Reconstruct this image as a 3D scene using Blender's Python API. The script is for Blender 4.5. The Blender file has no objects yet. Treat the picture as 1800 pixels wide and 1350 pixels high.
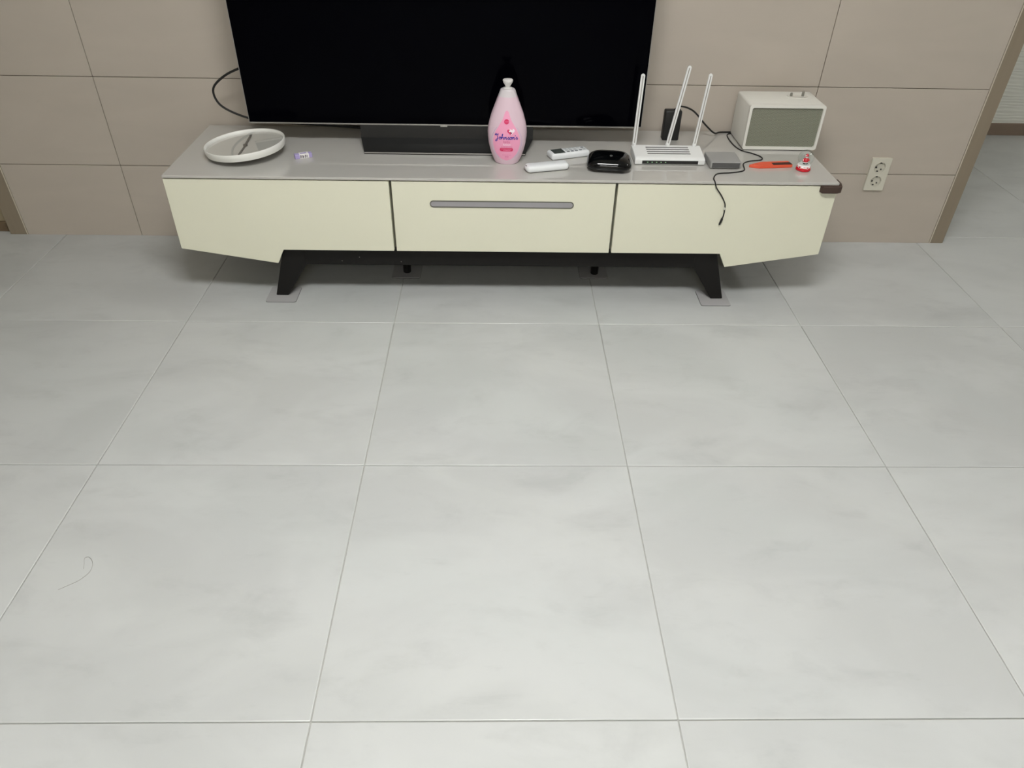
import bpy, bmesh, math, random
from mathutils import Vector, Matrix, Euler
random.seed(7)
scene = bpy.context.scene
COL = scene.collection
PI = math.pi

# ------------------------------------------------------------------ camera, world, lamps, exposure
def rot_cam(p, y, r):
    cp, sp, cy, sy = math.cos(p), math.sin(p), math.cos(y), math.sin(y)
    f = Vector((sy*cp, cy*cp, -sp)); r0 = Vector((cy, -sy, 0)); u0 = r0.cross(f)
    cr, sr = math.cos(r), math.sin(r)
    rr = r0*cr + u0*sr; uu = -r0*sr + u0*cr
    return Matrix((rr, uu, -f)).transposed()
cd = bpy.data.cameras.new('camera'); cam = bpy.data.objects.new('camera', cd); COL.objects.link(cam)
cd.sensor_width = 36; cd.lens = 25.803; cd.clip_start = 0.05
cam.matrix_world = Matrix.Translation((0.9719, -0.6711, 1.2612)) @ rot_cam(0.65118, 0.02816, 0.02231).to_4x4()
scene.camera = cam
wd = bpy.data.worlds.new('world'); scene.world = wd; wd.use_nodes = True
wd.node_tree.nodes['Background'].inputs[0].default_value = (0.9, 0.95, 1, 1)
wd.node_tree.nodes['Background'].inputs[1].default_value = 0.03
scene.view_settings.view_transform = 'Standard'; scene.view_settings.look = 'None'
scene.view_settings.gamma = 1; scene.view_settings.exposure = 0.0
scene.view_settings.use_curve_mapping = False
LAMP_LOC = (1.02, 0.06); LAMP_SIZE = (0.95, 0.42); LAMP_POWER = 41.0
BACK_FILL_POWER = 33.0; HALL_FILL_POWER = 52.0  # strengths of the two added fill lamps
LAMP_COLOR = (1.0, 0.995, 0.975)
CEIL = 2.35; YW = 1.8987

# ------------------------------------------------------------------ helpers
def lin(c):
    def f(x):
        x /= 255.0
        return x/12.92 if x <= 0.04045 else ((x+0.055)/1.055)**2.4
    return (f(c[0]), f(c[1]), f(c[2]), 1)
MATS = {}
def mat(name, rgb, rough=0.5, metal=0.0, spec=0.5, var=0.0, scale=8.0, bump=0.0, bscale=200.0, coat=0.0, trans=0.0, ior=1.5, emit=None, obj_coords=True, stretch=None):
    if name in MATS: return MATS[name]
    m = bpy.data.materials.new(name); m.use_nodes = True; MATS[name] = m
    nt = m.node_tree; b = nt.nodes['Principled BSDF']
    c = lin(rgb)
    b.inputs['Base Color'].default_value = c; b.inputs['Roughness'].default_value = rough
    b.inputs['Metallic'].default_value = metal; b.inputs['Specular IOR Level'].default_value = spec
    b.inputs['IOR'].default_value = ior
    b.inputs['Coat Weight'].default_value = coat; b.inputs['Transmission Weight'].default_value = trans
    if emit: b.inputs['Emission Color'].default_value = emit[0]; b.inputs['Emission Strength'].default_value = emit[1]
    tc = nt.nodes.new('ShaderNodeTexCoord')
    src = tc.outputs['Object']
    if stretch:
        mp = nt.nodes.new('ShaderNodeMapping'); mp.inputs['Scale'].default_value = stretch
        nt.links.new(src, mp.inputs['Vector']); src = mp.outputs['Vector']
    n = nt.nodes.new('ShaderNodeTexNoise'); n.inputs['Scale'].default_value = scale; n.inputs['Detail'].default_value = 5
    nt.links.new(src, n.inputs['Vector'])
    v = max(var, 0.015)
    r = nt.nodes.new('ShaderNodeMapRange'); r.inputs['From Min'].default_value = .3; r.inputs['From Max'].default_value = .7
    r.inputs['To Min'].default_value = 1-v; r.inputs['To Max'].default_value = 1+v*0.4
    nt.links.new(n.outputs['Fac'], r.inputs['Value'])
    mx = nt.nodes.new('ShaderNodeMix'); mx.data_type = 'RGBA'; mx.blend_type = 'MULTIPLY'; mx.inputs['Factor'].default_value = 1
    mx.inputs[6].default_value = c; nt.links.new(r.outputs['Result'], mx.inputs[7])
    nt.links.new(mx.outputs[2], b.inputs['Base Color'])
    if bump > 0:
        n2 = nt.nodes.new('ShaderNodeTexNoise'); n2.inputs['Scale'].default_value = bscale; n2.inputs['Detail'].default_value = 3
        nt.links.new(src, n2.inputs['Vector'])
        bp = nt.nodes.new('ShaderNodeBump'); bp.inputs['Strength'].default_value = bump; bp.inputs['Distance'].default_value = 0.002
        nt.links.new(n2.outputs['Fac'], bp.inputs['Height']); nt.links.new(bp.outputs['Normal'], b.inputs['Normal'])
    return m

def obj(name, bm, m, parent=None, smooth=False, angle=40):
    """bmesh in world coordinates -> one mesh object, origin at the parent's"""
    me = bpy.data.meshes.new(name)
    if parent is not None:
        off = root_loc(parent); bmesh.ops.translate(bm, verts=bm.verts, vec=-off)
    bmesh.ops.recalc_face_normals(bm, faces=bm.faces)
    bm.to_mesh(me); bm.free()
    if m is not None: me.materials.append(m)
    if smooth:
        for p in me.polygons: p.use_smooth = True
        try: me.set_sharp_from_angle(angle=math.radians(angle))
        except Exception: pass
    o = bpy.data.objects.new(name, me); COL.objects.link(o)
    if parent is not None: o.parent = parent
    return o
def root_loc(o):
    v = Vector((0, 0, 0))
    while o is not None: v += o.location; o = o.parent
    return v
def thing(name, label, cat, loc, group=None):
    o = bpy.data.objects.new(name, None); COL.objects.link(o); o.location = loc
    o.empty_display_size = .05
    o['label'] = label; o['category'] = cat
    if group: o['group'] = group
    return o
def tag(o, label, cat, group=None):
    o['label'] = label; o['category'] = cat
    if group: o['group'] = group
    return o
def rebase(o, loc):
    """move a single-mesh thing's origin to loc"""
    loc = Vector(loc); o.data.transform(Matrix.Translation(-loc)); o.location = loc; return o
def struct(o):
    o['kind'] = 'structure'; return o
def box(bm, x0, x1, y0, y1, z0, z1, bev=0.0, seg=2, M=None):
    r = bmesh.ops.create_cube(bm, size=1)
    vs = r['verts']
    for v in vs: v.co = Vector((x0+(v.co.x+.5)*(x1-x0), y0+(v.co.y+.5)*(y1-y0), z0+(v.co.z+.5)*(z1-z0)))
    if bev > 0:
        es = list({e for v in vs for e in v.link_edges})
        q = bmesh.ops.bevel(bm, geom=es, offset=bev, segments=seg, profile=.5, affect='EDGES')
        vs = list({v for f in q['faces'] for v in f.verts} | {v for v in vs if v.is_valid})
    if M is not None: bmesh.ops.transform(bm, matrix=M, verts=[v for v in vs if v.is_valid])
    return vs
def bbox(*a, **k):
    bm = bmesh.new(); box(bm, *a, **k); return bm
def prism(poly, a0, a1, axis='Y', bev=0.0, seg=1, bm=None):
    """polygon extruded along an axis. axis Y: poly in (x,z); X: (y,z); Z: (x,y)"""
    bm = bm or bmesh.new()
    def P(u, v, a): return {'Y': (u, a, v), 'X': (a, u, v), 'Z': (u, v, a)}[axis]
    A = [bm.verts.new(P(u, v, a0)) for u, v in poly]; B = [bm.verts.new(P(u, v, a1)) for u, v in poly]
    n = len(poly); fs = [bm.faces.new(A), bm.faces.new(B[::-1])]
    for i in range(n): fs.append(bm.faces.new((A[i], B[i], B[(i+1) % n], A[(i+1) % n])))
    bmesh.ops.recalc_face_normals(bm, faces=fs)
    if bev > 0: bmesh.ops.bevel(bm, geom=list({e for f in fs for e in f.edges}), offset=bev, segments=seg, profile=.5, affect='EDGES')
    return bm
def rrect(x0, x1, y0, y1, r, n=6):
    pts = []
    for cx, cy, a in ((x1-r, y1-r, 0), (x0+r, y1-r, 90), (x0+r, y0+r, 180), (x1-r, y0+r, 270)):
        for i in range(n+1):
            t = math.radians(a+90*i/n); pts.append((cx+r*math.cos(t), cy+r*math.sin(t)))
    return pts
def circ(cx, cy, r, n=32): return [(cx+r*math.cos(2*PI*i/n), cy+r*math.sin(2*PI*i/n)) for i in range(n)]
def holed(outer, holes, a0, a1, axis='Y'):
    """plate with holes: outline and hole loops, thickness a0..a1"""
    bm = bmesh.new()
    def P(u, v, a): return {'Y': (u, a, v), 'X': (a, u, v), 'Z': (u, v, a)}[axis]
    edges = []
    for loop in [outer]+holes:
        vs = [bm.verts.new(P(u, v, a0)) for u, v in loop]
        edges += [bm.edges.new((vs[i], vs[(i+1) % len(vs)])) for i in range(len(vs))]
    bmesh.ops.triangle_fill(bm, use_beauty=True, edges=edges)
    r = bmesh.ops.extrude_face_region(bm, geom=list(bm.faces))
    d = Vector(P(0, 0, a1))-Vector(P(0, 0, a0))
    bmesh.ops.translate(bm, verts=[e for e in r['geom'] if isinstance(e, bmesh.types.BMVert)], vec=d)
    return bm
def lathe(prof, c, n=40, sx=1.0, sy=1.0, axis='Z', M=None, bm=None, cap=True):
    """prof: (r, h) list; c centre"""
    bm = bm or bmesh.new(); rings = []; new = []
    for r, h in prof:
        if r < 1e-6: ring = [bm.verts.new((0, 0, h))]
        else: ring = [bm.verts.new((r*sx*math.cos(2*PI*i/n), r*sy*math.sin(2*PI*i/n), h)) for i in range(n)]
        rings.append(ring); new += ring
    for A, B in zip(rings, rings[1:]):
        for i in range(n):
            j = (i+1) % n
            if len(A) == 1 and len(B) == 1: continue
            if len(A) == 1: bm.faces.new((A[0], B[i], B[j]))
            elif len(B) == 1: bm.faces.new((A[i], A[j], B[0]))
            else: bm.faces.new((A[i], A[j], B[j], B[i]))
    if cap and len(rings[0]) > 1: bm.faces.new(rings[0][::-1])
    if cap and len(rings[-1]) > 1: bm.faces.new(rings[-1])
    T = Matrix.Translation(c)
    if axis == '-Y': T = T @ Matrix.Rotation(PI/2, 4, 'X')
    if M is not None: T = T @ M
    bmesh.ops.transform(bm, matrix=T, verts=new)
    return bm
def smooth_path(pts, n=6):
    P = [Vector(p) for p in pts]; out = []
    for i in range(len(P)-1):
        p0, p1, p2, p3 = P[max(i-1, 0)], P[i], P[i+1], P[min(i+2, len(P)-1)]
        for k in range(n):
            t = k/n
            out.append(.5*((2*p1)+(p2-p0)*t+(2*p0-5*p1+4*p2-p3)*t*t+(3*p1-p0-3*p2+p3)*t**3))
    out.append(P[-1]); return out
def tube(pts, rad, n=8, bm=None, caps=True):
    bm = bm or bmesh.new(); P = [Vector(p) for p in pts]
    R = rad if isinstance(rad, (list, tuple)) else [rad]*len(P)
    t0 = (P[1]-P[0]).normalized(); up = Vector((0, 0, 1)) if abs(t0.z) < .9 else Vector((1, 0, 0))
    nrm = (up-t0*up.dot(t0)).normalized(); rings = []
    for i, p in enumerate(P):
        t = (P[min(i+1, len(P)-1)]-P[max(i-1, 0)]).normalized()
        nrm = (nrm-t*nrm.dot(t)).normalized(); b = t.cross(nrm)
        rings.append([bm.verts.new(p+(nrm*math.cos(2*PI*k/n)+b*math.sin(2*PI*k/n))*R[i]) for k in range(n)])
    for A, B in zip(rings, rings[1:]):
        for k in range(n): bm.faces.new((A[k], A[(k+1) % n], B[(k+1) % n], B[k]))
    if caps: bm.faces.new(rings[0][::-1]); bm.faces.new(rings[-1])
    return bm
def spow(x, e): return math.copysign(abs(x)**e, x)
def superell(c, a, b, h, e1=.5, e2=.5, nu=40, nv=20, M=None):
    bm = bmesh.new(); rings = []
    for j in range(nv+1):
        v = -PI/2+PI*j/nv
        cz, sz = spow(math.cos(v), e1), spow(math.sin(v), e1)
        if j in (0, nv): rings.append([bm.verts.new((0, 0, h*(1 if j else -1)))]); continue
        rings.append([bm.verts.new((a*cz*spow(math.cos(2*PI*i/nu), e2), b*cz*spow(math.sin(2*PI*i/nu), e2), h*sz)) for i in range(nu)])
    for A, B in zip(rings, rings[1:]):
        for i in range(nu):
            k = (i+1) % nu
            if len(A) == 1: bm.faces.new((A[0], B[i], B[k]))
            elif len(B) == 1: bm.faces.new((A[i], A[k], B[0]))
            else: bm.faces.new((A[i], A[k], B[k], B[i]))
    T = Matrix.Translation(c)
    if M is not None: T = T @ M
    bmesh.ops.transform(bm, matrix=T, verts=bm.verts)
    return bm
def RZ(a): return Matrix.Rotation(math.radians(a), 4, 'Z')

def thin_glass(name, tint=(1, 1, 1, 1)):
    m = bpy.data.materials.new(name); m.use_nodes = True; nt = m.node_tree; N = nt.nodes; N.remove(N['Principled BSDF'])
    t = N.new('ShaderNodeBsdfTransparent'); t.inputs['Color'].default_value = tint
    g = N.new('ShaderNodeBsdfGlossy'); g.inputs['Roughness'].default_value = .01
    f = N.new('ShaderNodeFresnel'); ge = N.new('ShaderNodeNewGeometry')
    io = N.new('ShaderNodeMapRange'); io.inputs['To Min'].default_value = 1.5; io.inputs['To Max'].default_value = 1/1.5
    nt.links.new(ge.outputs['Backfacing'], io.inputs['Value']); nt.links.new(io.outputs['Result'], f.inputs['IOR'])
    x = N.new('ShaderNodeMixShader'); nt.links.new(f.outputs[0], x.inputs[0]); nt.links.new(t.outputs[0], x.inputs[1]); nt.links.new(g.outputs[0], x.inputs[2])
    nt.links.new(x.outputs[0], N['Material Output'].inputs['Surface']); return m
# ------------------------------------------------------------------ surface materials of the room
def floor_material():
    m = bpy.data.materials.new('floor_tile_glaze'); m.use_nodes = True; nt = m.node_tree; N = nt.nodes; L = nt.links
    b = N['Principled BSDF']; b.inputs['Roughness'].default_value = .38; b.inputs['Specular IOR Level'].default_value = .4
    g = N.new('ShaderNodeNewGeometry'); oi = N.new('ShaderNodeObjectInfo')
    wn = N.new('ShaderNodeTexWhiteNoise'); wn.noise_dimensions = '1D'; L.new(oi.outputs['Random'], wn.inputs['W'])
    off = N.new('ShaderNodeVectorMath'); off.operation = 'SCALE'; off.inputs['Scale'].default_value = 30; L.new(wn.outputs['Color'], off.inputs[0])
    add = N.new('ShaderNodeVectorMath'); add.operation = 'ADD'; L.new(g.outputs['Position'], add.inputs[0]); L.new(off.outputs[0], add.inputs[1])
    def noise(scale, detail, stretch, dist=0.0, rough=.55):
        mp = N.new('ShaderNodeMapping'); mp.inputs['Scale'].default_value = stretch; L.new(add.outputs[0], mp.inputs['Vector'])
        n = N.new('ShaderNodeTexNoise'); n.inputs['Scale'].default_value = scale; n.inputs['Detail'].default_value = detail
        n.inputs['Distortion'].default_value = dist; n.inputs['Roughness'].default_value = rough
        L.new(mp.outputs[0], n.inputs['Vector']); return n.outputs['Fac']
    def rng(v, a, c, d, e, ss=True):
        r = N.new('ShaderNodeMapRange'); r.interpolation_type = 'SMOOTHSTEP' if ss else 'LINEAR'
        for k, x in zip(('From Min', 'From Max', 'To Min', 'To Max'), (a, c, d, e)): r.inputs[k].default_value = x
        L.new(v, r.inputs['Value']); return r.outputs['Result']
    def mul(a, c):
        q = N.new('ShaderNodeMath'); q.operation = 'MULTIPLY'; L.new(a, q.inputs[0]); L.new(c, q.inputs[1]); return q.outputs[0]
    big = rng(noise(2.2, 4, (1, 1.7, 1), .6), .36, .64, .93, 1.02)
    mid = rng(noise(5.5, 6, (1, 1.8, 1), .35, .62), .50, .76, 1.0, .90)
    fine = rng(noise(13, 6, (1, 3.2, 1), .15, .65), .58, .78, 1.0, .945)
    tone = N.new('ShaderNodeMapRange'); tone.inputs['To Min'].default_value = .985; tone.inputs['To Max'].default_value = 1.01
    L.new(wn.outputs['Value'], tone.inputs['Value'])
    v = mul(mul(big, mid), mul(fine, tone.outputs['Result']))
    mx = N.new('ShaderNodeMix'); mx.data_type = 'RGBA'; mx.blend_type = 'MULTIPLY'; mx.inputs['Factor'].default_value = 1
    mx.inputs[6].default_value = (.500, .513, .506, 1); L.new(v, mx.inputs[7])
    L.new(mx.outputs[2], b.inputs['Base Color'])
    rr = rng(noise(9, 4, (1, 1, 1)), .3, .7, .34, .46, False); L.new(rr, b.inputs['Roughness'])
    return m
def wall_tile_material():
    m = bpy.data.materials.new('wall_tile_beige'); m.use_nodes = True; nt = m.node_tree; N = nt.nodes; L = nt.links
    b = N['Principled BSDF']; b.inputs['Roughness'].default_value = .55; b.inputs['Specular IOR Level'].default_value = .35
    g = N.new('ShaderNodeNewGeometry'); oi = N.new('ShaderNodeObjectInfo')
    wn = N.new('ShaderNodeTexWhiteNoise'); wn.noise_dimensions = '1D'; L.new(oi.outputs['Random'], wn.inputs['W'])
    off = N.new('ShaderNodeVectorMath'); off.operation = 'SCALE'; off.inputs['Scale'].default_value = 20; L.new(wn.outputs['Color'], off.inputs[0])
    add = N.new('ShaderNodeVectorMath'); add.operation = 'ADD'; L.new(g.outputs['Position'], add.inputs[0]); L.new(off.outputs[0], add.inputs[1])
    mp = N.new('ShaderNodeMapping'); mp.inputs['Rotation'].default_value = (0, .35, 0); mp.inputs['Scale'].default_value = (1, 1, 4); L.new(add.outputs[0], mp.inputs['Vector'])
    n = N.new('ShaderNodeTexNoise'); n.inputs['Scale'].default_value = 2.2; n.inputs['Detail'].default_value = 5; n.inputs['Distortion'].default_value = .8; L.new(mp.outputs[0], n.inputs['Vector'])
    r = N.new('ShaderNodeMapRange'); r.inputs['From Min'].default_value = .3; r.inputs['From Max'].default_value = .7; r.inputs['To Min'].default_value = .96; r.inputs['To Max'].default_value = 1.02
    L.new(n.outputs['Fac'], r.inputs['Value'])
    n2 = N.new('ShaderNodeTexNoise'); n2.inputs['Scale'].default_value = 11; n2.inputs['Detail'].default_value = 6; n2.inputs['Roughness'].default_value = .7; L.new(mp.outputs[0], n2.inputs['Vector'])
    r2 = N.new('ShaderNodeMapRange'); r2.inputs['From Min'].default_value = .70; r2.inputs['From Max'].default_value = .78; r2.inputs['To Min'].default_value = 1; r2.inputs['To Max'].default_value = .86
    L.new(n2.outputs['Fac'], r2.inputs['Value'])
    q = N.new('ShaderNodeMath'); q.operation = 'MULTIPLY'; L.new(r.outputs[0], q.inputs[0]); L.new(r2.outputs[0], q.inputs[1])
    mx = N.new('ShaderNodeMix'); mx.data_type = 'RGBA'; mx.blend_type = 'MULTIPLY'; mx.inputs['Factor'].default_value = 1
    mx.inputs[6].default_value = WALL_TILE_RGB; L.new(q.outputs[0], mx.inputs[7]); L.new(mx.outputs[2], b.inputs['Base Color'])
    return m
def wallpaper_material():
    m = bpy.data.materials.new('rippled_wallpaper'); m.use_nodes = True; nt = m.node_tree; N = nt.nodes; L = nt.links
    b = N['Principled BSDF']; b.inputs['Roughness'].default_value = .8; b.inputs['Base Color'].default_value = lin((220, 222, 215))
    g = N.new('ShaderNodeNewGeometry')
    mp = N.new('ShaderNodeMapping'); mp.inputs['Scale'].default_value = (.6, .6, 3.2); L.new(g.outputs['Position'], mp.inputs['Vector'])
    w = N.new('ShaderNodeTexWave'); w.bands_direction = 'Z'; w.inputs['Scale'].default_value = 6; w.inputs['Distortion'].default_value = 7; w.inputs['Detail'].default_value = 2; w.inputs['Detail Scale'].default_value = 1.6
    L.new(mp.outputs[0], w.inputs['Vector'])
    bp = N.new('ShaderNodeBump'); bp.inputs['Strength'].default_value = .5; bp.inputs['Distance'].default_value = .003
    L.new(w.outputs['Fac'], bp.inputs['Height']); L.new(bp.outputs[0], b.inputs['Normal'])
    return m
WALL_TILE_RGB = (.475, .424, .366, 1)
M_floor = floor_material(); M_wtile = wall_tile_material(); M_paper = wallpaper_material()
M_arris = mat('polished_tile_edge', (196, 198, 196), .22, spec=.5)
M_grout = mat('floor_joint', (168, 168, 163), .8)
M_wgrout = mat('wall_joint', (92, 80, 66), .8)
M_trim = mat('beige_wood_film_trim', (138, 126, 109), .5, var=.05, scale=3, stretch=(20, 20, 1))
M_edge = mat('metal_tile_edge', (205, 196, 180), .35, .3)
M_base = mat('brown_baseboard', (128, 112, 98), .5, var=.05, stretch=(1, 20, 20))
M_base2 = mat('dark_brown_baseboard', (110, 92, 70), .5, var=.05)
M_ceil = mat('ceiling_white', (235, 234, 228), .9)
M_plaster = mat('plain_wall', (214, 208, 196), .85, bump=.2, bscale=120)

# ------------------------------------------------------------------ the room
X0, X1, Y0, Y1 = -2.25, 4.9, -3.3, 3.185
S = .65
floor = struct(obj('floor', bbox(X0-.05, X1+.05, Y0-.05, Y1+.05, -.08, -.0032), M_grout))
tbm = bbox(-.3240, .3240, -.3240, .3240, -.008, 0, bev=.0018, seg=3)
tproto = None
for i in range(-4, 8):
    for j in range(-6, 5):
        cx, cy = (i+.5)*S, (j+.5)*S
        if cx-.325 > X1 or cx+.325 < X0 or cy-.325 > Y1 or cy+.325 < Y0: continue
        if tproto is None: 
            o = tproto = obj('tile', tbm, M_floor); o.data.materials.append(M_arris)
            for p in o.data.polygons:
                if abs(p.normal.z) < .995 and p.center.z > -.003: p.material_index = 1; p.use_smooth = True
       
        else: o = tproto.copy(); COL.objects.link(o)
        o.parent = floor; o.location = (cx, cy, 0); o.scale = (1, 1, 1)
        # tiles cut at the room's edges
        a, b2 = max(cx-.3236, X0), min(cx+.3236, X1); c, d = max(cy-.3236, Y0), min(cy+.3236, Y1)
        if (b2-a) < .647 or (d-c) < .647:
            o.scale = ((b2-a)/.6472, (d-c)/.6472, 1); o.location = ((a+b2)/2, (c+d)/2, 0)

wall = struct(obj('wall_back', bbox(-.792, 2.648, YW+.004, YW+.12, 0, CEIL), M_wgrout))
xs = [-.792, -.3677, .8459, 2.0594, 2.648]
zs = [0, .2714, .5727]
while zs[-1] < CEIL-.01: zs.append(min(zs[-1]+.3013, CEIL))
JW = .0011
for r in range(len(zs)-1):
    for c in range(4):
        bm = bmesh.new(); x0, x1, z0, z1 = xs[c]+JW, xs[c+1]-JW, zs[r]+(JW if r else 0), zs[r+1]-JW
        ox, oz = (x0+x1)/2, (z0+z1)/2
        box(bm, x0-ox, x1-ox, YW, YW+.0045, z0-oz, z1-oz, bev=.0006, seg=1)
        o = obj('wall_tile', bm, M_wtile); o.parent = wall; o.location = (ox, 0, oz)
obj('edge_strip', bbox(-.7965, -.792, YW-.001, YW+.1, 0, CEIL), M_edge, wall)
obj('edge_strip', bbox(2.648, 2.6525, YW-.001, YW+.1, 0, CEIL), M_edge, wall)
struct(obj('trim_1', bbox(-.857, -.7965, YW-.0005, YW+.12, 0, CEIL, bev=.001), M_trim))
struct(obj('trim_2', bbox(2.6525, 2.701, YW-.0005, YW+.12, 0, CEIL, bev=.001), M_trim))
struct(obj('wall_left_back', bbox(X0, -.857, 1.932, 2.02, 0, CEIL), mat('beige_brown_wallpaper', (158, 145, 120), .8)))
struct(obj('baseboard_left', bbox(X0, -.857, 1.92, 1.932, 0, .0385, bev=.002), M_base2))
struct(obj('wall_left', bbox(X0-.1, X0, Y0-.1, 2.02, 0, CEIL), M_plaster))
struct(obj('wall_front', bbox(X0, X1, Y0-.1, Y0, 0, CEIL), M_plaster))
struct(obj('wall_right', bbox(X1, X1+.1, Y0-.1, Y1+.1, 0, CEIL), M_plaster))
struct(obj('wall_passage', bbox(2.4, X1, Y1, Y1+.1, 0, CEIL), M_paper))
struct(obj('baseboard_passage', bbox(2.52, X1, Y1-.012, Y1, 0, .062, bev=.002), M_base))
struct(obj('wall_passage_side', bbox(2.4, 2.52, YW+.12, Y1, 0, CEIL), M_plaster))
struct(obj('ceiling', bbox(X0-.1, X1+.1, Y0-.1, Y1+.1, CEIL, CEIL+.1), M_ceil))

# ceiling lamps out of frame; the rear and passage ones are added fill
def ceiling_lamp(label, cx, cy, w, d, power):
    lamp = thing('ceiling_lamp', label, 'lamp', (cx, cy, CEIL)); lx, ly = w/2, d/2
    obj('frame', holed(rrect(cx-lx-.03, cx+lx+.03, cy-ly-.03, cy+ly+.03, .03), [rrect(cx-lx, cx+lx, cy-ly, cy+ly, .02)], CEIL-.06, CEIL, 'Z'), mat('lamp_frame_white', (235, 235, 232), .5), lamp)
    obj('diffuser', prism(rrect(cx-lx, cx+lx, cy-ly, cy+ly, .02), CEIL-.055, CEIL-.02, 'Z'),
        mat('lamp_diffuser_%d' % power, (250, 250, 245), .6, emit=((*LAMP_COLOR, 1), power)), lamp)
ceiling_lamp('flat rectangular white ceiling lamp above the middle of the floor', LAMP_LOC[0], LAMP_LOC[1], *LAMP_SIZE, LAMP_POWER)
ceiling_lamp('added unseen fill lamp on the ceiling behind the viewer', 0.9, -2.5, 1.1, .35, BACK_FILL_POWER)  # added fill, brightens the shade under the console
ceiling_lamp('added unseen fill lamp on the ceiling of the passage at right', 3.9, 1.3, .3, .3, HALL_FILL_POWER)  # added fill, brightens the passage floor and wallpaper

# ------------------------------------------------------------------ television console
M_cream = mat('cream_satin_lacquer', (222, 221, 201), .42, var=.01, scale=4)
M_gap = mat('grey_green_edge', (96, 95, 80), .6)
M_glass = mat('grey_back_painted_glass', (186, 184, 179), .035, spec=.6, var=.015, scale=3, coat=.3)
M_black = mat('charcoal_lacquer', (24, 23, 22), .5, spec=.2, bump=.1, bscale=300)
M_hand = mat('satin_grey_aluminium', (162, 160, 164), .45, .35)
M_rim = mat('dark_grey_recess', (98, 97, 88), .5)
ZT = .4225
con = thing('television_console', 'long low cream television console with grey glass top and angular black legs', 'console', (.9935, 1.66, 0))
def slant(mirror, poly): return [((1.987-x) if mirror else x, z) for x, z in poly]
body = [(-.011, .4085), (-.0115, .186), (.2765, .1385), (.302, .187), (.9935, .187)]
body = body + [(1.987-x, z) for x, z in reversed(body[:-1])]
obj('carcass', prism(body, 1.4555, 1.884, 'Y'), M_gap, con)
obj('worktop', bbox(-.015, 2.0025, 1.4325, 1.8875, .4145, ZT, bev=.0012, seg=2), M_glass, con)
door_poly = [(-.0165, .4105), (-.017, .1835), (.277, .1345), (.3005, .1815), (.6495, .1815), (.6495, .4105)]
for mi in (False, True):
    d = obj('door', prism(slant(mi, door_poly), 1.4365, 1.4545, 'Y', bev=.0009), M_cream, con)
drw = obj('drawer', bbox(.6575, 1.3295, 1.4365, 1.4545, .1815, .4105, bev=.0009, seg=1), M_cream, con)
# pill shaped grey handle with a darker rim
pill = lambda d: rrect(.7703-d, 1.2065+d, .331-d, .351+d, .01+d-1e-4, 8)
hr = obj('handle_rim', holed(pill(.001), [pill(-.0022)], 1.4350, 1.4366, 'Y'), M_rim, drw)
obj('handle', prism(pill(-.0022), 1.4356, 1.437, 'Y'), M_hand, drw)
legc = .988
leg_poly = [(.2955, .186), (.2428, .0052), (.2455, .0037), (.2815, .0037), (.2838, .0058), (.3581, .118), (.3628, .186)]
for mi in (False, True):
    p = [((2*legc-x) if mi else x, z) for x, z in leg_poly]
    obj('leg', prism(p, 1.459, 1.491, 'Y', bev=.001), M_black, con)
    obj('leg', prism(p, 1.79, 1.822, 'Y', bev=.001), M_black, con)
obj('beam', bbox(.352, 2*legc-.352, 1.461, 1.487, .1185, .187, bev=.001), M_black, con)
obj('beam', bbox(.352, 2*legc-.352, 1.792, 1.818, .1185, .187, bev=.001), M_black, con)
for x in (.6596, 1.319):
    obj('leg', lathe([(.0125, .0037), (.0135, .006), (.0135, .19)], (x, 1.628, 0), 20), M_black, con, True)
M_scr = mat('screw_head', (120, 118, 112), .4, .6)
for x, z in ((.475, .132), (.532, .146), (.665, .131)):
    obj('screw', lathe([(.0016, 0), (.0012, .0006)], (x, 1.461, z), 8, axis='-Y'), M_scr, con)
# brown foam guard on the console's corner
M_guard = mat('brown_foam', (66, 50, 42), .75, bump=.3, bscale=400)
g = obj('corner_guard', prism([(1.9475, 1.4364), (1.953, 1.4215), (1.999, 1.4215), (2.0125, 1.4285), (2.0185, 1.452), (2.0185, 1.485), (2.006, 1.485), (2.0055, 1.4364)], .3925, .4142, 'Z', bev=.0025, seg=2), M_guard)
rebase(tag(g, 'dark brown foam corner guard on the right front corner of the console', 'corner guard'), (1.985, 1.4364, .4034))
# pads under the legs
M_pad = mat('grey_plastic_pad', (166, 165, 165), .5)
pads = [(.265, 1.4685, 'grey square pad under the front left leg of the console'), (1.7035, 1.4655, 'grey square pad under the front right leg of the console'),
        (.6585, 1.6345, 'shaded grey pad under the left middle foot behind the beam'), (1.315, 1.643, 'shaded grey pad under the right middle foot behind the beam')]
pp = pb = None
for x, y, lab in pads:
    if pp is None: pp = o = obj('furniture_pad', prism(rrect(-.0495, .0495, -.0495, .0495, .008, 4), .0012, .0034, 'Z', bev=.0004), M_pad)
    else: o = pp.copy(); COL.objects.link(o)
    if pb is None: b_ = pb = obj('pad_edge_shade', prism(rrect(-.0499, .0499, -.0499, .0499, .008, 4), 0, .0012, 'Z'), mat('painted_shade_grey', (70, 70, 68), .7))  # shaded bottom edge of the pad, painted as a thin dark layer
    else: b_ = pb.copy(); COL.objects.link(b_)
    b_.parent = o
    o.location = (x, y, .0001); tag(o, lab, 'pad', 'pads under the console legs')

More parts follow.
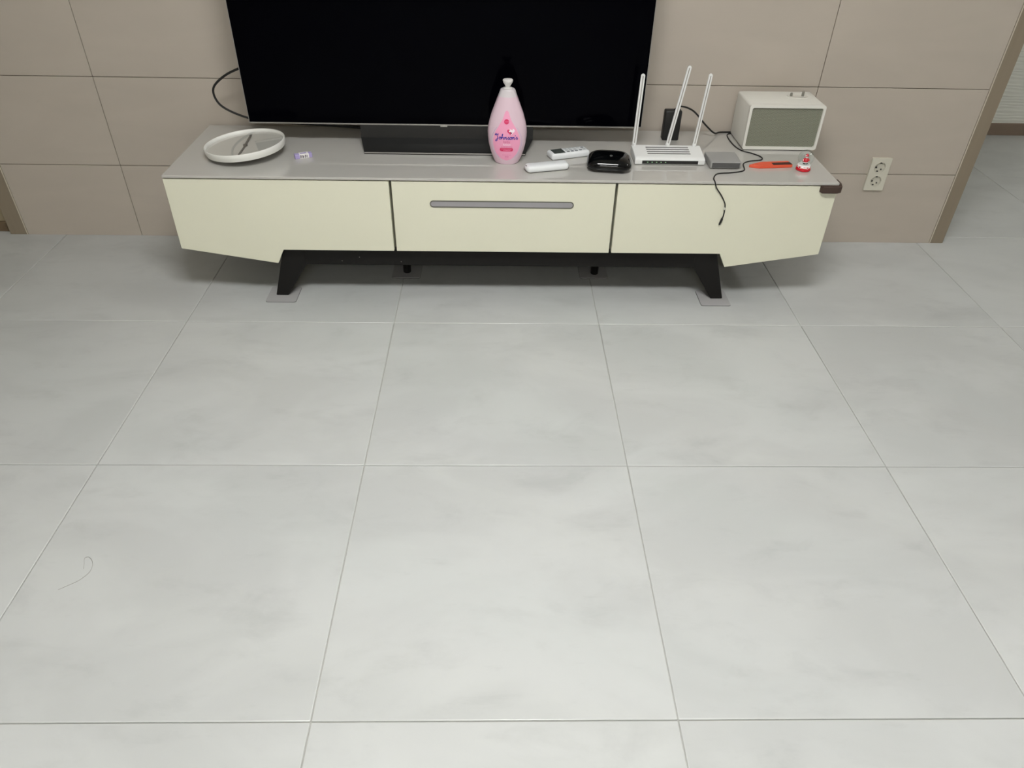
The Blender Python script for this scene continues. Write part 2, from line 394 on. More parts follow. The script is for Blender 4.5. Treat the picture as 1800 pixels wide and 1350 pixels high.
# ------------------------------------------------------------------ television
M_screen = mat('black_screen', (2, 2, 5), .06, spec=.03)
M_bez = mat('thin_silver_bezel', (176, 174, 170), .3, .7)
M_tvb = mat('dark_grey_plastic', (40, 40, 42), .5)
M_stand = mat('dark_brushed_stand', (37, 37, 37), .42, .25, var=.05, scale=30, stretch=(1, 30, 30))
tv = thing('television', 'large black flat television standing on the console with thin silver bezel', 'television', (.8115, 1.73, ZT))
tx0, tx1, tz0, tz1, ty = .1800, 1.4388, .4868, 1.205, 1.715
obj('screen', bbox(tx0+.0018, tx1-.0018, ty, ty+.004, tz0+.004, tz1-.002), M_screen, tv)
obj('bezel', holed([(tx0, tz0), (tx1, tz0), (tx1, tz1), (tx0, tz1)], [[(tx0+.0018, tz0+.004), (tx1-.0018, tz0+.004), (tx1-.0018, tz1-.002), (tx0+.0018, tz1-.002)]], ty-.0012, ty+.006, 'Y'), M_bez, tv)
obj('back_panel', bbox(tx0+.001, tx1-.001, ty+.006, ty+.012, tz0+.001, tz1-.001), M_tvb, tv)
obj('back_housing', bbox(tx0+.08, tx1-.08, ty+.012, ty+.055, tz0+.01, tz0+.40, bev=.006), M_tvb, tv)
obj('logo_tab', bbox(.790, .812, ty-.0014, ty+.004, tz0-.0045, tz0, bev=.0008), M_bez, tv)
st = bmesh.new()
fr = [(.553, 1.6255, ZT+.0002), (1.062, 1.6255, ZT+.0002), (1.062, 1.6255, ZT+.0065), (.553, 1.6255, ZT+.0065)]
rows = [[(.553, 1.0620), 1.6265, ZT+.0065], [(.5320, 1.0890), 1.712, .4465], [(.5325, 1.0890), 1.716, .489], [(.5325, 1.0890), 1.765, .489], [(.54, 1.08), 1.80, ZT+.0002], [(.553, 1.062), 1.6265, ZT+.0002]]
rv = [(st.verts.new((a[0], y, z)), st.verts.new((a[1], y, z))) for a, y, z in rows]
for k in range(len(rv)):
    q, w = rv[k], rv[(k+1) % len(rv)]; st.faces.new((q[0], q[1], w[1], w[0]))
st.faces.new([a for a, b in rv]); st.faces.new([b for a, b in rv][::-1])
s_ = obj('stand', st, M_stand, tv)
obj('stand_edge', bbox(.553, 1.062, 1.6243, 1.6266, ZT+.0035, ZT+.0068, bev=.0005, seg=1), M_bez, s_)

# black cable looping out from behind the television
M_cable = mat('black_rubber_cable', (16, 16, 16), .5)
cb = smooth_path([(.42, 1.773, .66), (.25, 1.781, .668), (.153, 1.785, .6325), (.1074, 1.788, .6113), (.0685, 1.79, .5813), (.0588, 1.79, .5548), (.0699, 1.79, .5229), (.1016, 1.79, .4997), (.1564, 1.79, .4785), (.215, 1.805, .462), (.275, 1.83, .452), (.37, 1.855, .438), (.50, 1.87, .4265), (.6, 1.865, .4262)], 6)
o = obj('cable', tube(cb, .0036, 8), M_cable, None, True)
rebase(tag(o, 'black cable bulging out in a loop behind the left edge of the television', 'cable'), (.5, 1.87, ZT))

# ------------------------------------------------------------------ round clock lying on the console
M_white = mat('white_plastic', (226, 226, 221), .4)
M_face = mat('clock_face', (214, 213, 206), .5)
M_handm = mat('grey_clock_hand', (82, 80, 77), .5)
ck = thing('wall_clock', 'round white wall clock lying face up on the left of the console', 'clock', (.187, 1.612, ZT))
CM = Matrix.Translation((.187, 1.613, ZT+.0375)) @ Matrix.Rotation(math.radians(-4.6), 4, 'Y')
Rk = .1235
obj('rim', lathe([(Rk-.012, -.021), (Rk-.004, -.019), (Rk-.001, -.010), (Rk, .001), (Rk-.001, .0025), (Rk-.0035, .0025), (Rk-.005, 0), (Rk-.006, -.008), (Rk-.009, -.0125), (0, -.0125)], (0, 0, 0), 96, M=CM), M_white, ck, True, 50)
obj('face', lathe([(0, -.0122), (Rk-.0095, -.0122), (Rk-.0095, -.0118), (0, -.0118)], (0, 0, 0), 64, M=CM), M_face, ck, True, 30)
def bar(a, b, w, z0, z1):
    a, b = Vector(a), Vector(b); d = (b-a); L_ = d.length; ang = math.atan2(d.y, d.x)
    bm = bbox(0, L_, -w/2, w/2, z0, z1, bev=.0003, seg=1)
    bmesh.ops.transform(bm, matrix=CM @ Matrix.Translation((a.x, a.y, 0)) @ Matrix.Rotation(ang, 4, 'Z'), verts=bm.verts); return bm
obj('minute_hand', bar((.001, -.012), (-.0077, .097), .0076, -.0085, -.0075), M_handm, ck)
obj('hour_hand', bar((-.0003, .010), (.002, -.080), .0078, -.0105, -.0095), M_handm, ck)
obj('hand_hub', lathe([(.0065, -.0115), (.0065, -.006), (.004, -.0052)], (0, 0, 0), 20, M=CM), M_handm, ck, True)
M_cglass = thin_glass('clear_flat_glass')
obj('glass', lathe([(Rk-.0062, -.0030), (Rk-.0062, -.0026)], (0, 0, 0), 64, M=CM), M_cglass, ck)
obj('movement_box', bbox(-.02, .04, -.028, .028, -.034, -.0205, bev=.003, M=CM), mat('black_plastic', (24, 24, 25), .45), ck)

# ------------------------------------------------------------------ lilac eraser
M_lil = mat('lilac_rubber', (170, 158, 205), .45); M_lab = mat('white_paper', (232, 230, 230), .6); M_ink = mat('dark_ink', (45, 40, 55), .6)
EM = Matrix.Translation((.3685, 1.590, ZT)) @ RZ(24)
er = thing('eraser', 'small lilac eraser in a white printed sleeve between clock and television stand', 'eraser', (.3685, 1.590, ZT))
obj('rubber', bbox(-.0265, .0265, -.009, .009, .0003, .0135, bev=.0011, seg=1, M=EM), M_lil, er)
sl = obj('sleeve', bbox(-.0125, .0165, -.0095, .0095, .0001, .014, bev=.0008, seg=1, M=EM), M_lab, er)
for x0, x1, z0, z1 in ((-.0105, -.0085, .002, .012), (-.0075, -.0055, .004, .011), (-.0035, -.0015, .002, .0115), (-.001, .001, .003, .009), (.0035, .0055, .002, .012), (.007, .0085, .003, .0115), (.0105, .012, .002, .011)):
    obj('print_mark', bbox(x0, x1, -.00965, -.0094, z0, z1, M=EM), M_ink, sl)
obj('print_mark', bbox(-.009, .010, -.003, .004, .0139, .01415, M=EM), mat('lilac_ink', (140, 120, 190), .5), sl)

# ------------------------------------------------------------------ pink lotion bottle
BO = Vector((1.0035, 1.579, ZT)); BT = math.radians(-2)
prof = [(0, .0345), (.003, .0375), (.008, .0398), (.02, .0452), (.04, .0520), (.06, .0567), (.08, .0592), (.095, .0598), (.11, .0584), (.13, .0540), (.15, .0478), (.165, .0421), (.18, .0362), (.195, .0304), (.205, .0265), (.213, .0236), (.2175, .0215), (.2195, .018)]
def bw(h):
    for (h0, w0), (h1, w1) in zip(prof, prof[1:]):
        if h <= h1:
            t = (h-h0)/(h1-h0); return w0+(w1-w0)*t
    return prof[-1][1]
def bd(h): w = bw(h); return .012+w*.44
EX = 2.25
BMX = Matrix.Translation(BO) @ Matrix.Rotation(BT, 4, 'Z')
def bsurf(x, h, off=0.0):
    a, d = bw(h), bd(h); t = min(abs(x)/a, .999)
    return BMX @ Vector((x, -(d*(1-t**EX)**(1/EX))-off, h))
def bshell(h0, h1, nz=40, n=64, cap0=True, cap1=True):
    bm = bmesh.new(); rings = []
    for j in range(nz+1):
        h = h0+(h1-h0)*j/nz; a, d = bw(h), bd(h)
        rings.append([bm.verts.new(BMX @ Vector((a*spow(math.cos(2*PI*i/n), 2/EX), d*spow(math.sin(2*PI*i/n), 2/EX), h))) for i in range(n)])
    for A, B in zip(rings, rings[1:]):
        for i in range(n): bm.faces.new((A[i], A[(i+1) % n], B[(i+1) % n], B[i]))
    if cap0: bm.faces.new(rings[0][::-1])
    if cap1: bm.faces.new(rings[-1])
    return bm
M_pink = mat('pink_lotion_plastic', (214, 189, 201), .33, coat=.1)
M_neck = mat('milky_clear_plastic', (206, 199, 203), .3)
M_pump = mat('white_pump_plastic', (214, 212, 210), .35)
M_lpink = mat('bright_pink_label', (237, 160, 192), .4)
M_lilac = mat('lilac_outline', (190, 165, 205), .4)
M_red = mat('crimson_print', (214, 52, 102), .4); M_blue = mat('navy_blue_print', (52, 44, 150), .4); M_wp = mat('white_print', (246, 232, 240), .4)
M_rose = mat('rose_print', (205, 95, 140), .4)
bt = thing('lotion_bottle', 'pink baby lotion pump bottle standing in front of the television', 'bottle', BO)
body_o = obj('bottle_body', bshell(0, .2, 60), M_pink, bt, True, 60)
obj('bottle_shoulder', bshell(.2, .2195, 16, cap0=False), M_neck, bt, True, 60)
pm = obj('pump_collar', lathe([(.0135, .2190), (.0138, .2215), (.0095, .2235), (.0075, .2235)], BO, 32), M_pump, bt, True)
obj('pump_head', lathe([(.0062, .2230), (.0068, .226), (.0095, .2305), (.0135, .2365), (.0152, .2415), (.0148, .2445), (.0125, .2462), (0, .2466)], BO, 32, sy=.9), M_pump, bt, True)
# label: teardrop following the bottle's surface
def drop_w(t):   # half width by height fraction 0..1 (bottom..top)
    pts = [(0, .0), (.02, .012), (.06, .0205), (.13, .030), (.22, .0365), (.32, .0405), (.42, .0410), (.52, .0380), (.62, .0315), (.72, .0225), (.80, .0150), (.87, .0100), (.93, .0075), (.975, .005), (1, .0005)]
    for (a, x), (b, y) in zip(pts, pts[1:]):
        if t <= b: return x+(y-x)*(t-a)/(b-a)
    return 0
LB0, LB1 = .0140, .165; XC = -.001
def label_mesh(scale, off, ringw=None):
    bm = bmesh.new(); n = 44; m_ = 14; grid = []
    for j in range(n+1):
        t = .002+.996*j/n; h = LB0+(LB1-LB0)*t; w = drop_w(t)*scale
        grid.append([bm.verts.new(bsurf(XC+w*(-1+2*i/m_), h, off)) for i in range(m_+1)])
    for A, B in zip(grid, grid[1:]):
        for i in range(m_): bm.faces.new((A[i], A[i+1], B[i+1], B[i]))
    return bm
lab = obj('label', label_mesh(1.0, .0003), M_lpink, bt, True)
for sgn in (-1, 1):
    pth = []
    for j in range(60):
        t = .06+.62*j/59; h = LB0+(LB1-LB0)*t
        pth.append(bsurf(XC+sgn*drop_w(t)*1.13, h, .0001))
    obj('label_outline', tube(pth, .0005, 5), M_lilac, lab)
def flat_on(poly, off, name, m):
    bm = bmesh.new(); vs = [bm.verts.new(bsurf(x, h, off)) for x, h in poly]
    cx_ = sum(p[0] for p in poly)/len(poly); ch = sum(p[1] for p in poly)/len(poly)
    c_ = bm.verts.new(bsurf(cx_, ch, off))
    for i in range(len(vs)): bm.faces.new((vs[i], vs[(i+1) % len(vs)], c_))
    return obj(name, bm, m, lab)
flat_on(circ(XC-.0005, .1335, .0074, 28), .0007, 'red_seal', M_red)
def dash_row(x0, x1, h, t_, m, off=.0009, gap=.0014, words=(3, 2, 4, 3, 2)):
    bm = bmesh.new(); x = x0; k = 0
    while x < x1-.0008:
        w = min(words[k % len(words)]*.0011, x1-x); k += 1
        vs = [bm.verts.new(bsurf(px, ph, off)) for px, ph in ((x, h-t_/2), (x+w, h-t_/2), (x+w, h+t_/2), (x, h+t_/2))]
        bm.faces.new(vs); x += w+gap
    return obj('small_print', bm, m, lab)
dash_row(-.0055, .0055, .1335, .0009, M_lpink, .0011, .0006)
def heart(cx_, ch, s):
    out = []
    for i in range(40):
        t = 2*PI*i/40
        out.append((cx_+s*16*math.sin(t)**3/16, ch+s*(13*math.cos(t)-5*math.cos(2*t)-2*math.cos(3*t)-math.cos(4*t))/16))
    return out
flat_on(heart(.0125, .1052, .0108), .0007, 'heart_mark', M_wp)
flat_on([(x, h) for x, h in heart(.0104, .1047, .0098) if True], .0010, 'heart_mark', M_red)
flat_on(heart(.0154, .1070, .0062), .0013, 'heart_mark', M_wp)
flat_on(circ(.0084, .1066, .0026, 12), .0014, 'heart_mark', M_wp)
flat_on(circ(.0128, .1012, .0021, 10), .0016, 'heart_mark', mat('dark_grey_print', (70, 60, 80), .4))
# script lettering laid on the bottle as brush strokes
U = .0079
def stroke(pts, ox, oy, bm, th=.00098):
    P = smooth_path([(x, y, 0) for x, y in pts], 7)
    Q = [bsurf(ox+p.x*U, oy+p.y*U*.92, .0008) for p in P]
    tube(Q, th, 6, bm)
GL = {
 'J': (1.28, [[(-.15, 1.5), (-.1, 1.95), (.3, 2.15), (.55, 1.85), (.35, 1.5), (.1, 1.75), (.3, 2.1), (.85, 2.0), (1.2, 2.2)], [(.95, 2.05), (.85, 1.2), (.7, .1), (.55, -.7), (.2, -.95), (.0, -.6), (.35, -.15), (1.0, .25)]]),
 'o': (1.0, [[(.55, .95), (.15, .8), (.05, .35), (.3, .02), (.65, .1), (.85, .5), (.75, .9), (.5, .95), (.6, .75), (1.05, .8)]]),
 'h': (1.15, [[(.0, .3), (.35, 1.4), (.55, 2.05), (.35, 2.15), (.2, 1.4), (.1, 0)], [(.12, .3), (.4, .85), (.7, .9), (.72, .4), (.8, .05), (1.1, .3)]]),
 'n': (1.15, [[(.0, .7), (.15, .95), (.15, .4), (.12, 0)], [(.14, .3), (.4, .85), (.68, .92), (.7, .4), (.8, .05), (1.12, .3)]]),
 's': (.85, [[(.0, .25), (.35, .8), (.5, 1.05), (.45, .8), (.75, .35), (.6, .02), (.2, .08)]]),
 "'": (.15, [[(.05, 1.75), (-.02, 1.35)]]),
}
lt = bmesh.new(); oxx = -.0345; yy = .0815
for k, chh in enumerate("Johnson's"):
    adv, sts = GL[chh]
    for s in sts: stroke(s, oxx, yy, lt)
    oxx += adv*U
obj('lettering', lt, M_blue, lab, True)
def text_on(body, x, h, size, m, off=.0009):
    cu = bpy.data.curves.new('text', 'FONT'); cu.body = body; cu.size = size; cu.align_x = 'CENTER'; cu.resolution_u = 3
    to = bpy.data.objects.new('text', cu); COL.objects.link(to)
    dg = bpy.context.evaluated_depsgraph_get(); ev = to.evaluated_get(dg); me = ev.to_mesh()
    bm = bmesh.new(); bm.from_mesh(me); ev.to_mesh_clear(); bpy.data.objects.remove(to); bpy.data.curves.remove(cu)
    for v in bm.verts: v.co = bsurf(x+v.co.x, h+v.co.y, off)
    return obj('lettering', bm, m, lab)
text_on('baby', XC+.0005, .0705, .0115, M_rose)
text_on('lotion', XC+.001, .0628, .0100, M_wp)
dash_row(-.0165, .0165, .0585, .0013, M_rose)
bm = bmesh.new(); rows_ = []
for i in range(29):
    x = -.0205+.041*i/28; e = abs(x)-.0151
    hh = .0054 if e <= 0 else math.sqrt(max(.0054**2-e*e, 1e-8))
    rows_.append([bm.verts.new(bsurf(XC+x, .0495+hh*k, .0007)) for k in (-1, 0, 1)])
for A, B in zip(rows_, rows_[1:]):
    for k in range(2): bm.faces.new((A[k], B[k], B[k+1], A[k+1]))
obj('red_band', bm, M_red, lab, True)
dash_row(-.0165, .0155, .0515, .0011, M_lpink, .0011, .0008); dash_row(-.011, .011, .0477, .0011, M_lpink, .0011, .0008)
dash_row(-.0130, .0120, .0325, .0011, M_rose); dash_row(-.0055, .0055, .0262, .0022, M_rose, .0009, .0008); dash_row(-.0055, .0055, .0195, .0011, M_rose)

# ------------------------------------------------------------------ remote controls
M_rem = mat('glossy_white_plastic', (226, 229, 231), .22, coat=.2)
M_mark = mat('dark_grey_mark', (60, 60, 62), .5)
R1 = Matrix.Translation((1.1245, 1.511, ZT)) @ RZ(15.5)
r1 = thing('remote_control', 'smooth white remote lying face down right of the lotion bottle', 'remote', (1.1265, 1.511, ZT))
bm = bmesh.new()
sec = []
for i in range(25):
    t = i/24; x = -.068+.136*t
    e = min(1, math.sqrt(max(0, 1-((abs(x)-.055)/.013)**2)) if abs(x) > .055 else 1); e = max(e, .05)
    sec.append((x, e))
rings = []
for x, e in sec:
    ring = []
    for k in range(28):
        a = 2*PI*k/28
        ring.append(bm.verts.new(R1 @ Vector((x, .0215*spow(math.cos(a), .6)*(.55+.45*e), .0112+.011*spow(math.sin(a), .75)*(.35+.65*e)))))
    rings.append(ring)
for A, B in zip(rings, rings[1:]):
    for k in range(28): bm.faces.new((A[k], A[(k+1) % 28], B[(k+1) % 28], B[k]))
bm.faces.new(rings[0][::-1]); bm.faces.new(rings[-1])
obj('shell', bm, M_rem, r1, True, 60)
obj('slot', bbox(-.0665, -.0625, -.004, .004, .0170, .0186, M=R1 @ Matrix.Translation((.0, .002, .0005)), bev=.0004), M_mark, r1)
for x, y in ((-.036, .006), (-.030, .006), (.052, .008)):
    obj('screw_hole', lathe([(.0013, 0), (.0011, .0005)], R1 @ Vector((x, y, .0218)), 10), mat('light_grey_mark', (150, 150, 152), .5), r1)
R2 = Matrix.Translation((1.199, 1.628, ZT)) @ RZ(20)
r2 = thing('remote_control', 'white air conditioner remote with dark display behind the smooth white remote', 'remote', (1.199, 1.628, ZT))
obj('shell', bbox(-.0655, .0655, -.0245, .0245, .0004, .021, bev=.0075, seg=4, M=R2), M_rem, r2, True, 60)
obj('display', bbox(-.0555, -.0175, -.0185, .0185, .0208, .0215, bev=.0003, seg=1, M=R2), mat('grey_green_display', (58, 66, 64), .15), r2)
M_btn = mat('grey_button', (168, 172, 174), .5)
for k, (x, y) in enumerate([(-.006, -.013), (-.006, .0), (-.006, .013), (.008, -.013), (.008, 0), (.008, .013), (.022, -.013), (.022, 0), (.022, .013), (.037, -.012), (.037, .012), (.051, -.008), (.051, .008)]):
    obj('button', superell(R2 @ Vector((x, y, .0212)), .0052, .0042, .0013, .6, .7, 14, 6, M=RZ(20)), M_btn if k % 3 else mat('dark_button', (120, 124, 128), .5), r2, True)

# glossy black case
M_gb = mat('piano_black_plastic', (6, 7, 8), .08, spec=.4)
M_seam = mat('dark_seam', (20, 24, 22), .5)
kc = thing('gadget_case', 'glossy black rounded case with tiny round emblem at the console front edge', 'case', (1.318, 1.545, ZT))
cbm = superell((0, 0, 0), .0685, .0585, 1, .8, .5, 64, 32)
for v in cbm.verts: v.co = Vector((1.318+v.co.x*(1 if v.co.z > 0 else 1+.12*v.co.z), 1.537+v.co.y*(1 if v.co.z > 0 else 1+.15*v.co.z), ZT+.0142+v.co.z*(.0318 if v.co.z > 0 else .0140)))
bmesh.ops.transform(cbm, matrix=Matrix.Translation((1.318, 1.537, 0)) @ RZ(-7) @ Matrix.Translation((-1.318, -1.537, 0)), verts=cbm.verts)
obj('body', cbm, M_gb, kc, True, 80)
KM = Matrix.Translation((1.319, 1.5150, ZT+.0452)) @ Matrix.Rotation(math.radians(14), 4, 'X')
em = bmesh.new()
em_path = [KM @ Vector((.0034*math.cos(a), .0034*math.sin(a), 0)) for a in [2*PI*i/20 for i in range(21)]]
tube(em_path, .0004, 5, em)
M_emb = mat('silver_emblem', (150, 152, 150), .4, .4)
obj('emblem', em, M_emb, kc)

# ------------------------------------------------------------------ white speaker with mesh front
M_sw = mat('speaker_white', (222, 221, 214), .4)
def grille_material():
    m = bpy.data.materials.new('woven_mesh_grille'); m.use_nodes = True; nt = m.node_tree; N = nt.nodes; L = nt.links
    b = N['Principled BSDF']; b.inputs['Roughness'].default_value = .6
    tc = N.new('ShaderNodeTexCoord'); mp = N.new('ShaderNodeMapping'); mp.inputs['Rotation'].default_value = (0, PI/4, 0); mp.inputs['Scale'].default_value = (330, 1, 330)
    L.new(tc.outputs['Object'], mp.inputs['Vector'])
    sx = N.new('ShaderNodeSeparateXYZ'); L.new(mp.outputs[0], sx.inputs[0])
    def fr(o):
        f = N.new('ShaderNodeMath'); f.operation = 'FRACT'; L.new(o, f.inputs[0])
        s = N.new('ShaderNodeMath'); s.operation = 'SUBTRACT'; L.new(f.outputs[0], s.inputs[0]); s.inputs[1].default_value = .5
        a = N.new('ShaderNodeMath'); a.operation = 'ABSOLUTE'; L.new(s.outputs[0], a.inputs[0])
        g_ = N.new('ShaderNodeMath'); g_.operation = 'LESS_THAN'; L.new(a.outputs[0], g_.inputs[0]); g_.inputs[1].default_value = .32; return g_.outputs[0]
    q = N.new('ShaderNodeMath'); q.operation = 'MULTIPLY'; L.new(fr(sx.outputs['X']), q.inputs[0]); L.new(fr(sx.outputs['Z']), q.inputs[1])
    mx = N.new('ShaderNodeMix'); mx.data_type = 'RGBA'; L.new(q.outputs[0], mx.inputs['Factor'])
    mx.inputs[6].default_value = lin((150, 152, 136)); mx.inputs[7].default_value = lin((66, 68, 58)); L.new(mx.outputs[2], b.inputs['Base Color'])
    return m
sp = thing('speaker', 'small white box speaker with grey mesh front near the right end of the console', 'speaker', (1.898, 1.785, ZT))
sx0, sx1, sy0, sy1, sz0, sz1 = 1.777, 2.021, 1.704, 1.862, ZT+.003, .5685
obj('housing', bbox(sx0, sx1, sy0+.012, sy1, sz0, sz1, bev=.008, seg=4), M_sw, sp, True, 60)
obj('front_frame', holed(rrect(sx0, sx1, sz0, sz1, .008), [rrect(sx0+.0085, sx1-.0075, sz0+.009, sz1-.0095, .006)], sy0, sy0+.016, 'Y'), M_sw, sp)
obj('grille', bbox(sx0+.004, sx1-.004, sy0+.006, sy0+.011, sz0+.004, sz1-.004), grille_material(), sp)
dish = obj('control_dish', lathe([(.0345, .0000), (.0340, .0016), (.0325, .0020), (.0305, .0012), (.0285, .0004), (.0, .0003)], (1.958, 1.803, sz1), 48, sy=.82), mat('dish_white', (214, 212, 204), .3), sp, True)
for x, hh in ((1.937, .010), (1.975, .016)):
    obj('knob', lathe([(.0042, 0), (.004, hh-.001), (.003, hh)], (x, 1.805, sz1+.0005), 18), mat('grey_knob', (134, 132, 124), .4, .3), dish, True)
for x in (sx0+.03, sx1-.03):
    obj('foot', bbox(x-.012, x+.012, sy0+.03, sy1-.03, ZT+.0002, ZT+.004), M_sw, sp)

# ------------------------------------------------------------------ router, adapter, set-top box and cables
M_rw = mat('router_white', (224, 225, 224), .4); M_dk = mat('black_matte_plastic', (28, 28, 28), .5); M_gy = mat('grey_plastic_box', (150, 150, 148), .45)
ro = thing('wifi_router', 'white router with three upright antennas beside the black case', 'router', (1.54, 1.61, ZT))
obj('housing', prism([(1.560, ZT+.002), (1.560, ZT+.018), (1.571, ZT+.023), (1.652, ZT+.032), (1.659, ZT+.029), (1.659, ZT+.002)], 1.402, 1.622, 'X', bev=.003, seg=2), M_rw, ro)
obj('front_strip', bbox(1.425, 1.60, 1.5592, 1.562, ZT+.005, ZT+.015), M_dk, ro)
for k in range(4):
    obj('vent_slot', prism([(1.592+.014*k-.0025, ZT+.0247+.00155*k), (1.592+.014*k+.0025, ZT+.0252+.00155*k), (1.592+.014*k+.0025, ZT+.0267+.00155*k), (1.592+.014*k-.0025, ZT+.0262+.00155*k)], 1.445, 1.580, 'X'), mat('grey_vent', (110, 110, 110), .5), ro)
for k in range(5):
    obj('status_light', bbox(1.440+.014*k, 1.444+.014*k, 1.5586, 1.5596, ZT+.009, ZT+.011), mat('pale_green_led', (170, 220, 170), .4), ro)
def antenna(base, top, w):
    a, b = Vector(base), Vector(top); d = (b-a); L_ = d.length; z = d.normalized()
    x = Vector((1, 0, 0)); x = (x-z*x.dot(z)).normalized(); y = z.cross(x)
    M_ = Matrix((x, y, z)).transposed().to_4x4(); M_.translation = a
    prof_ = rrect(-w/2, w/2, 0, L_, w/2-.0002, 6)
    bm = prism(prof_, -.0028, .0028, 'Y', bev=.0006); bmesh.ops.transform(bm, matrix=M_, verts=bm.verts)
    an = obj('antenna', bm, M_rw, ro)
    g_ = bbox(-w*.12, w*.12, -.0032, -.0027, .01, L_-.006); bmesh.ops.transform(g_, matrix=M_, verts=g_.verts)
    obj('groove', g_, mat('groove_grey', (150, 148, 142), .5), an)
    h_ = lathe([(.0062, 0), (.0062, .014), (.004, .016)], a-Vector((0, 0, .004)), 16); obj('hinge', h_, M_rw, an, True)
antenna((1.4095, 1.648, ZT+.028), (1.4140, 1.657, .6690), .0125)
antenna((1.5160, 1.648, ZT+.028), (1.5520, 1.657, .6940), .0122)
antenna((1.6020, 1.648, ZT+.028), (1.6200, 1.657, .6720), .0115)

ad = thing('power_adapter', 'small black power adapter block standing behind the white router', 'adapter', (1.556, 1.80, ZT))
obj('block', bbox(1.528, 1.584, 1.787, 1.818, ZT+.0002, ZT+.098, bev=.005, seg=3), M_dk, ad, True)
obj('cord', tube(smooth_path([(1.556, 1.80, ZT+.096), (1.58, 1.805, ZT+.108), (1.625, 1.81, ZT+.092), (1.675, 1.815, ZT+.045), (1.715, 1.835, ZT+.012), (1.745, 1.868, ZT+.004), (1.80, 1.874, ZT+.003)], 6), .0028, 8), M_cable, ad, True)
sb = thing('set_top_box', 'flat grey box at the front edge between white router and orange tool', 'box', (1.678, 1.57, ZT))
obj('housing', bbox(1.632, 1.728, 1.532, 1.622, ZT+.0025, ZT+.024, bev=.003, seg=2), M_gy, sb)
obj('front_panel', bbox(1.637, 1.723, 1.5305, 1.5335, ZT+.006, ZT+.020), mat('smoky_panel', (88, 88, 88), .2), sb)
for x in (1.645, 1.715):
    for y in (1.545, 1.61): obj('foot', lathe([(.006, .0001), (.006, .003)], (x, y, ZT), 12), M_dk, sb)
# black usb cable over the front edge
cp = [(1.79, 1.868, ZT+.0022), (1.764, 1.845, ZT+.0022), (1.760, 1.76, ZT+.0022), (1.772, 1.700, ZT+.0022), (1.80, 1.672, ZT+.0022), (1.822, 1.640, ZT+.0022), (1.815, 1.612, ZT+.0022), (1.775, 1.600, ZT+.0022), (1.748, 1.575, ZT+.0022), (1.735, 1.52, ZT+.0022), (1.69, 1.500, ZT+.0022), (1.646, 1.490, ZT+.0022), (1.6260, 1.455, ZT+.0024), (1.6245, 1.432, ZT+.0008), (1.6268, 1.4285, .4165), (1.6340, 1.4305, .4020), (1.6520, 1.4325, .3800), (1.6680, 1.4330, .3540), (1.6715, 1.4330, .3350), (1.6715, 1.4330, .3150), (1.6690, 1.4330, .3040)]
uc = thing('usb_cable', 'thin black cable hanging over the front edge of the console', 'cable', (1.646, 1.49, ZT))
obj('wire', tube(smooth_path(cp, 6), .0019, 8), M_cable, uc, True)
obj('plug', tube([(1.6690, 1.4330, .3060), (1.6688, 1.4328, .3020), (1.6665, 1.4325, .2925), (1.6650, 1.4325, .2890)], [.0026, .0036, .0036, .0030], 10), M_cable, uc, True)
obj('plug_tip', bbox(1.6618, 1.6672, 1.4313, 1.4337, .2835, .2895), mat('plug_metal', (60, 60, 60), .4, .7), uc)
obj('cable_tag', prism([(1.6640, .3450), (1.6660, .3350), (1.6718, .3330), (1.6722, .3400), (1.6690, .3420)], 1.4302, 1.4308, 'Y'), mat('translucent_tag', (205, 205, 190), .3), uc)

# orange flat pouch / cutter
M_or = mat('orange_plastic', (226, 92, 62), .4); M_orb = mat('dark_brown_slot', (70, 36, 30), .5)
OM = Matrix.Translation((1.833, 1.563, ZT)) @ RZ(7)
oc = thing('hand_tool', 'flat orange plastic tool with dark slot lying left of the snow globe', 'tool', (1.833, 1.563, ZT))
bm = prism([(-.075, -.002), (-.045, -.0165), (.062, -.0165), (.062, .0165), (-.030, .0165)], .0003, .0095, 'Z', bev=.001)
bmesh.ops.transform(bm, matrix=OM, verts=bm.verts); obj('handle', bm, M_or, oc)
bm = bbox(.0, .0615, -.0148, .004, .0094, .0102); bmesh.ops.transform(bm, matrix=OM, verts=bm.verts); obj('slider_slot', bm, M_orb, oc)
# small snow globe
M_redp = mat('glossy_red_base', (200, 26, 44), .25, coat=.2); M_snow = mat('white_snow', (236, 236, 234), .6)
gx, gy = 1.9245, 1.537
sg = thing('snow_globe', 'tiny snow globe with red base at the right end of the console', 'snow globe', (gx, gy, ZT))
obj('base', lathe([(.0205, .0002), (.0222, .002), (.0218, .007), (.0198, .0140), (.0185, .0155)], (gx, gy, ZT), 40), M_redp, sg, True)
bm = bmesh.new(); n = 40; ra, rb = [], []
for i in range(n):
    a = 2*PI*i/n; dr = .003*abs(math.sin(a*3.5+.6))+.0012*math.sin(a*9)
    z0 = ZT+.0125-dr; r0 = .0208+dr*.12
    ra.append(bm.verts.new((gx+r0*math.cos(a), gy+r0*math.sin(a), z0))); rb.append(bm.verts.new((gx+.0180*math.cos(a), gy+.0180*math.sin(a), ZT+.0185)))
for i in range(n): bm.faces.new((ra[i], ra[(i+1) % n], rb[(i+1) % n], rb[i]))
bm.faces.new(rb); bm.faces.new(ra[::-1])
obj('snow_collar', bm, M_snow, sg, True)
ctr = Vector((gx+.0008, gy, ZT+.0385))
M_gl = thin_glass('clear_globe', (.93, .95, .95, 1))
obj('glass_ball', superell(ctr, .0238, .0238, .0238, 1, 1, 40, 24), M_gl, sg, True)
fgx, fgy, fz = gx+.001, gy-.002, ZT+.0215
fig = obj('figurine', lathe([(.0075, .0030), (.0080, .005), (.0070, .0115), (.0048, .0160), (.003, .0175)], (fgx, fgy, fz), 24), M_redp, sg, True)
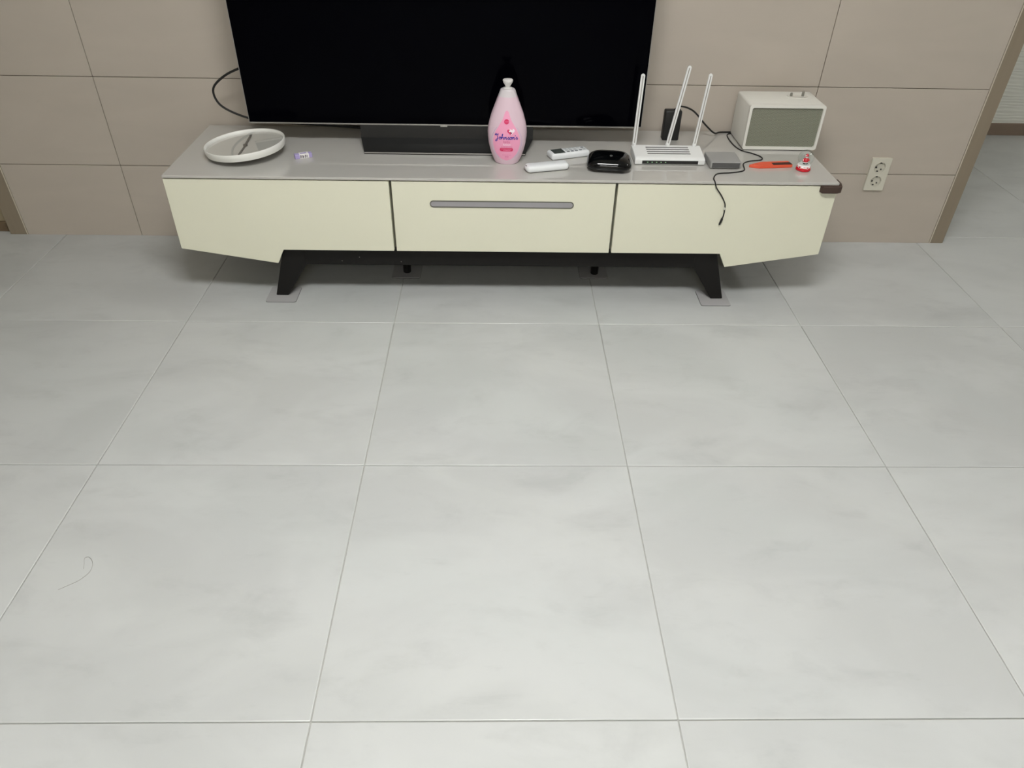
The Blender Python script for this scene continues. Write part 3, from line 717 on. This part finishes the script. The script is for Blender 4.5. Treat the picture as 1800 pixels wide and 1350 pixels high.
obj('coat_hem', lathe([(.0072, .0022), (.0086, .003), (.0086, .005), (.0075, .0058)], (fgx, fgy, fz), 24), M_snow, fig, True)
for s in (-1, 1): obj('boot', superell((fgx+s*.0038, fgy-.002, fz+.0008), .0033, .0045, .0022, .8, .8, 16, 8), M_dk, fig, True)
obj('head', superell((fgx+.0008, fgy, fz+.0205), .0050, .0048, .0050, 1, 1, 20, 12), M_snow, fig, True)
obj('cap', lathe([(.0054, .0225), (.0050, .0250), (.0030, .0285), (.0, .0305)], (fgx+.0010, fgy, fz), 20), M_redp, fig, True)
for s in (-1, 1): obj('arm', tube([(fgx+s*.005, fgy, fz+.015), (fgx+s*.0085, fgy-.002, fz+.011), (fgx+s*.009, fgy-.004, fz+.008)], [.0024, .0023, .0020], 8), M_redp, fig, True)

# ------------------------------------------------------------------ wall socket
M_so = mat('socket_ivory', (205, 202, 188), .4); M_so2 = mat('socket_cup_ivory', (200, 197, 184), .45)
kx, kz = 2.3555, .2745
so = thing('wall_socket', 'white double wall socket on the beige tiles right of the console', 'socket', (kx, YW, kz))
cs = [(kx, kz+.0255), (kx, kz-.0255)]
yf = YW-.0095
obj('plate', holed(rrect(kx-.0355, kx+.0355, kz-.060, kz+.060, .002, 3), [circ(a, b, .0205) for a, b in cs], yf, YW-.0002, 'Y'), M_so, so)
for a, b in cs:
    cup = obj('socket_cup', lathe([(.0205, .0), (.0199, .0009), (.0192, .0008), (.0180, -.0078), (0, -.0078)], (a, yf, b), 40, axis='-Y', cap=False), M_so2, so, True, 30)
    for dx, dz, w, h in ((-.0105, -.0015, .0046, .0058), (.0080, -.0085, .0046, .0050), (.0020, .0150, .0062, .0042), (-.0035, -.0155, .0062, .0040)):
        obj('pin_hole' if abs(dz) < .012 else 'earth_clip', bbox(a+dx-w/2, a+dx+w/2, yf+.0052, yf+.0076, b+dz-h/2, b+dz+h/2, bev=.0006, seg=1), M_dk, cup)

# fallen hair on the floor
hp = smooth_path([(.0795, .2805, .0006), (.0917, .289, .0006), (.1124, .3047, .001), (.1238, .3265, .0008), (.12, .3488, .0006), (.1062, .364, .001), (.0979, .361, .0012), (.1040, .345, .0008), (.1075, .3339, .0006)], 6)
o = obj('hair_strand', tube(hp, .00036, 5), mat('grey_hair', (150, 147, 141), .5), None, True)
rebase(tag(o, 'single curled strand of hair lying on the pale floor tiles at left', 'hair'), (.1, .32, 0))
